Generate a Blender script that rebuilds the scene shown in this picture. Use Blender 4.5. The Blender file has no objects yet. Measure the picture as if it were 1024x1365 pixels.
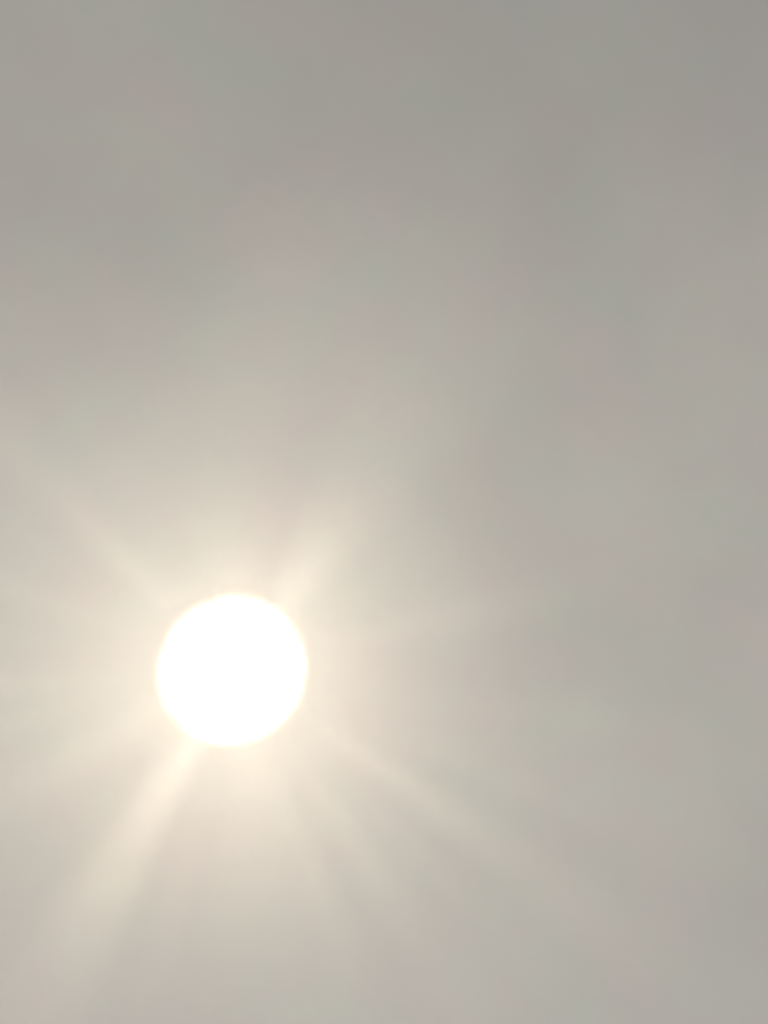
import bpy, bmesh, math, random
from mathutils import Vector, Matrix, noise

S = bpy.context.scene
C = S.collection
R = math.radians

# ------------------------------------------------------------------ camera
FPX = 1005.0                      # focal length in photograph pixels (phone main lens)
PITCH = R(58)
cam_d = bpy.data.cameras.new('camera')
cam = bpy.data.objects.new('camera', cam_d)
C.objects.link(cam)
cam.location = (0, 0, 1.6)
cam.rotation_euler = (math.pi / 2 + PITCH, 0, 0)
cam_d.sensor_fit = 'HORIZONTAL'
cam_d.sensor_width = 36.0
cam_d.lens = 36.0 * FPX / 1024.0
cam_d.clip_start = 0.1
cam_d.clip_end = 60000
S.camera = cam

# direction in which the photograph shows the sun
rot = cam.rotation_euler.to_matrix()
SUN = (rot @ Vector(((311 - 512) / FPX, (682.5 - 892) / FPX, -1))).normalized()
SUN_EL = math.asin(SUN.z)
SUN_AZ = math.atan2(SUN.x, SUN.y)

# ------------------------------------------------------------------ world sky
w = bpy.data.worlds.new('World')
S.world = w
w.use_nodes = True
nt = w.node_tree
bg = nt.nodes['Background']
sky_n = nt.nodes.new('ShaderNodeTexSky')
sky_n.sky_type = 'NISHITA'
sky_n.sun_disc = False
sky_n.sun_elevation = SUN_EL
sky_n.sun_rotation = SUN_AZ
sky_n.air_density = 1.0
sky_n.dust_density = 0.7
sky_n.ozone_density = 1.0
# the blue is whitened by a high even layer of cirrostratus
hs = nt.nodes.new('ShaderNodeHueSaturation')
hs.inputs['Saturation'].default_value = 0.6
nt.links.new(sky_n.outputs[0], hs.inputs['Color'])
wm = nt.nodes.new('ShaderNodeMix')
wm.data_type = 'RGBA'
wm.inputs['Factor'].default_value = 0.6
nt.links.new(hs.outputs[0], wm.inputs['A'])
wm.inputs['B'].default_value = (5.5, 5.5, 5.5, 1)
nt.links.new(wm.outputs['Result'], bg.inputs[0])
bg.inputs[1].default_value = 0.06

# ------------------------------------------------------------------ sun lamp
sd = bpy.data.lights.new('sun_lamp', 'SUN')
sd.energy = 4.0
sd.angle = R(0.35)
sd.color = (1.0, 0.9, 0.77)
so = bpy.data.objects.new('sun_lamp', sd)
C.objects.link(so)
so.location = SUN * 50
so.rotation_euler = SUN.to_track_quat('Z', 'Y').to_euler()

vs = S.view_settings
vs.view_transform = 'Standard'
vs.look = 'None'
vs.exposure = 0
vs.gamma = 1
vs.use_curve_mapping = False
S.cycles.use_denoising = True
S.cycles.denoising_input_passes = 'RGB'
S.cycles.volume_bounces = 0
S.cycles.transparent_max_bounces = 16


def material(name):
    m = bpy.data.materials.new(name)
    m.use_nodes = True
    m.node_tree.nodes.clear()
    n = m.node_tree.nodes
    out = n.new('ShaderNodeOutputMaterial')
    return m, n, m.node_tree.links, out


def link(name, bm, mat, smooth=True):
    me = bpy.data.meshes.new(name)
    bm.to_mesh(me)
    bm.free()
    me.materials.append(mat)
    if smooth:
        for p in me.polygons:
            p.use_smooth = True
    o = bpy.data.objects.new(name, me)
    C.objects.link(o)
    return o


# ------------------------------------------------------------------ sky: a thin grey overcast veil
DOME = 13000.0
BIG = (18200, 11400, 14600)
m, n, L, out = material('overcast_veil')
tc = n.new('ShaderNodeTexCoord')


def noise_node(scale, detail=3.0, rough=0.5, dist=0.0, offset=(0, 0, 0)):
    mp = n.new('ShaderNodeMapping')
    mp.inputs['Location'].default_value = offset
    L.new(tc.outputs['Object'], mp.inputs['Vector'])
    t = n.new('ShaderNodeTexNoise')
    t.inputs['Scale'].default_value = scale
    t.inputs['Detail'].default_value = detail
    t.inputs['Roughness'].default_value = rough
    t.inputs['Distortion'].default_value = dist
    L.new(mp.outputs[0], t.inputs['Vector'])
    return t


def maprange(src, a, b, c, d, smooth=False):
    r = n.new('ShaderNodeMapRange')
    if smooth:
        r.interpolation_type = 'SMOOTHSTEP'
    for i, v in zip((1, 2, 3, 4), (a, b, c, d)):
        r.inputs[i].default_value = v
    L.new(src, r.inputs[0])
    return r.outputs[0]


# thickness of the veil: broad soft billows
big = noise_node(1 / 7500, 3, 0.45, 0.2, BIG)
thick = maprange(big.outputs['Fac'], 0.3, 0.7, 0.87, 1.17)
ADDED_SLITS = [(-120.5, 11, 0.32), (55, 16, 0.27), (-34, 6, 0.34), (134, 7, 0.32), (13, 6, 0.22),
           (-80, 20, 0.10), (184, 5, 0.26), (-8, 4, 0.24), (160, 5, 0.24), (96, 20, 0.08),
           (-56, 6, 0.18), (-22, 4, 0.22), (-152, 9, 0.12), (3, 3, 0.22), (146, 4, 0.26), (150, 3, 0.16),
           (-103, 6, 0.10), (172, 4, 0.22), (-15, 3, 0.20), (194, 5, 0.18), (122, 5, 0.12),
           (-45, 4, 0.20), (-69, 5, 0.12), (8, 3, 0.16), (178, 3, 0.16)]
# faint colour noise imitating iridescence in the veil, pinkish to greenish
tint = noise_node(1 / 1300, 3, 0.6, 0.2, (5000, 2000, 900))
ramp = n.new('ShaderNodeValToRGB')
cr = ramp.color_ramp
cr.elements[0].position = 0.34
cr.elements[0].color = (0.400, 0.379, 0.358, 1)
cr.elements[1].position = 0.66
cr.elements[1].color = (0.376, 0.396, 0.358, 1)
L.new(tint.outputs['Fac'], ramp.inputs[0])
mul = n.new('ShaderNodeVectorMath')
mul.operation = 'SCALE'
L.new(ramp.outputs[0], mul.inputs[0])
L.new(thick, mul.inputs['Scale'])
tr = n.new('ShaderNodeBsdfTranslucent')
L.new(mul.outputs[0], tr.inputs['Color'])
tp = n.new('ShaderNodeBsdfTransparent')
mix = n.new('ShaderNodeMixShader')
# where the veil is thinner more sunlight gets straight through: soft billows
# everywhere and, in front of the sun, added slits that shape light into beams
def math_node(op, a, b):
    k = n.new('ShaderNodeMath')
    k.operation = op
    for i, v in enumerate((a, b)):
        if hasattr(v, 'links'):
            L.new(v, k.inputs[i])
        else:
            k.inputs[i].default_value = v
    return k.outputs[0]


gap = noise_node(1 / 1500, 4, 0.5)
cover = maprange(gap.outputs['Fac'], 0.25, 0.75, 0.53, 0.61)
E1 = SUN.cross(Vector((0, 0, 1))).normalized()      # across, to the right
E2 = E1.cross(SUN).normalized()                     # up along the sky
offs = []
for e in (E1, E2):
    d = n.new('ShaderNodeVectorMath')
    d.operation = 'DOT_PRODUCT'
    d.inputs[1].default_value = e
    L.new(tc.outputs['Object'], d.inputs[0])
    offs.append(d.outputs['Value'])
wob = noise_node(1 / 500, 2, 0.5, 0, (300, 800, 100))
offs = [math_node('ADD', offs[0], maprange(wob.outputs['Fac'], 0, 1, -90, 90)), offs[1]]
rad = math_node('SQRT', math_node('ADD', math_node('MULTIPLY', offs[0], offs[0]),
                                  math_node('MULTIPLY', offs[1], offs[1])), 0)
rad1 = math_node('ADD', rad, 1.0)
core = maprange(rad, 1300, 1650, 1, 0, True)
total = None
# direction of each added beam in the view (degrees, counter-clockwise from right), half width, strength
for ang, half, st in ADDED_SLITS:
    v = rot @ Vector(((311 + 350 * math.cos(R(ang)) - 512) / FPX,
                      (682.5 - 892 + 350 * math.sin(R(ang))) / FPX, -1))
    ang = math.degrees(math.atan2(v.dot(E2), v.dot(E1)))
    c = math_node('ADD', math_node('MULTIPLY', offs[0], math.cos(R(ang))),
                  math_node('MULTIPLY', offs[1], math.sin(R(ang))))
    c = math_node('DIVIDE', c, rad1)
    bmp = maprange(c, math.cos(R(half)), 1.0, 0, st, True)
    total = bmp if total is None else math_node('ADD', total, bmp)
added_slit = math_node('MULTIPLY', core, math_node('SUBTRACT', total, 0.08))
fac = math_node('SUBTRACT', cover, added_slit)
fac = maprange(fac, 0.05, 0.95, 0.05, 0.95)
L.new(fac, mix.inputs[0])
L.new(tp.outputs[0], mix.inputs[1])
L.new(tr.outputs[0], mix.inputs[2])
L.new(mix.outputs[0], out.inputs['Surface'])
bm = bmesh.new()
bmesh.ops.create_uvsphere(bm, u_segments=128, v_segments=64, radius=DOME)
bmesh.ops.bisect_plane(bm, geom=bm.verts[:] + bm.edges[:] + bm.faces[:],
                       plane_co=(0, 0, -600), plane_no=(0, 0, -1), clear_outer=True)
sky = link('sky', bm, m)
sky['kind'] = 'structure'
sky['label'] = 'pale grey sky thinly veiled by overcast'

# ------------------------------------------------------------------ ground (below the frame)
m, n, L, out = material('dry_grass')
tc = n.new('ShaderNodeTexCoord')
gn = noise_node(0.35, 8, 0.6)
ramp = n.new('ShaderNodeValToRGB')
ramp.color_ramp.elements[0].color = (0.045, 0.05, 0.022, 1)
ramp.color_ramp.elements[1].color = (0.13, 0.115, 0.07, 1)
L.new(gn.outputs['Fac'], ramp.inputs[0])
pb = n.new('ShaderNodeBsdfPrincipled')
pb.inputs['Roughness'].default_value = 0.95
L.new(ramp.outputs[0], pb.inputs['Base Color'])
L.new(pb.outputs[0], out.inputs['Surface'])
bm = bmesh.new()
N = 40
G = 4000.0
vv = [[bm.verts.new(((i / N * 2 - 1) * G, (j / N * 2 - 1) * G, 0)) for j in range(N + 1)] for i in range(N + 1)]
for i in range(N):
    for j in range(N):
        bm.faces.new((vv[i][j], vv[i + 1][j], vv[i + 1][j + 1], vv[i][j + 1]))
ground = link('ground', bm, m, False)
ground['kind'] = 'structure'

# ------------------------------------------------------------------ the sun
SUN_DIST = 10000.0
SUN_R = SUN_DIST * math.sin(math.atan(101 / FPX))
m, n, L, out = material('sun_glow')
lw = n.new('ShaderNodeLayerWeight')
lw.inputs['Blend'].default_value = 0.5
# warm glare fringe put into the emission: weaker and redder towards the limb
inv = n.new('ShaderNodeMath')
inv.operation = 'SUBTRACT'
inv.inputs[0].default_value = 1.0
L.new(lw.outputs['Facing'], inv.inputs[1])
pw = n.new('ShaderNodeMath')
pw.operation = 'POWER'
pw.inputs[1].default_value = 4.0
L.new(inv.outputs[0], pw.inputs[0])
ml = n.new('ShaderNodeMath')
ml.operation = 'MULTIPLY'
L.new(pw.outputs[0], ml.inputs[0])
tc = n.new('ShaderNodeTexCoord')
glare_noise = noise_node(1 / 420, 2, 0.5)                  # uneven glare
L.new(maprange(glare_noise.outputs['Fac'], 0.3, 0.7, 4.0, 15.0), ml.inputs[1])
em = n.new('ShaderNodeEmission')
lc = n.new('ShaderNodeMix')
lc.data_type = 'RGBA'
lc.inputs['A'].default_value = (1.0, 0.45, 0.25, 1)
lc.inputs['B'].default_value = (1.0, 0.9, 0.8, 1)
L.new(inv.outputs[0], lc.inputs['Factor'])
L.new(lc.outputs['Result'], em.inputs['Color'])
L.new(ml.outputs[0], em.inputs['Strength'])
tp = n.new('ShaderNodeBsdfTransparent')
ad = n.new('ShaderNodeAddShader')
L.new(em.outputs[0], ad.inputs[0])
L.new(tp.outputs[0], ad.inputs[1])
L.new(ad.outputs[0], out.inputs['Surface'])
bm = bmesh.new()
bmesh.ops.create_uvsphere(bm, u_segments=128, v_segments=64, radius=SUN_R)
sun = link('sun', bm, m)
sun.location = cam.location + SUN * SUN_DIST
sun['label'] = 'blazing white round sun shining through the grey hazy sky'
sun['category'] = 'sun'

# ------------------------------------------------------------------ haze: the lit air
m, n, L, out = material('haze_air')
pv = n.new('ShaderNodeVolumePrincipled')
pv.inputs['Color'].default_value = (0.90, 0.84, 0.73, 1)
pv.inputs['Density'].default_value = 2.9e-5
pv.inputs['Anisotropy'].default_value = 0.81
L.new(pv.outputs[0], out.inputs['Volume'])
bm = bmesh.new()
bmesh.ops.create_cube(bm, size=1)
H = 4200.0
TOP = 2600.0
bmesh.ops.scale(bm, vec=(2 * H, 2 * H, TOP + 1), verts=bm.verts)
bmesh.ops.translate(bm, vec=(0, 0, (TOP - 1) / 2), verts=bm.verts)
haze = link('haze', bm, m, False)
haze['kind'] = 'stuff'
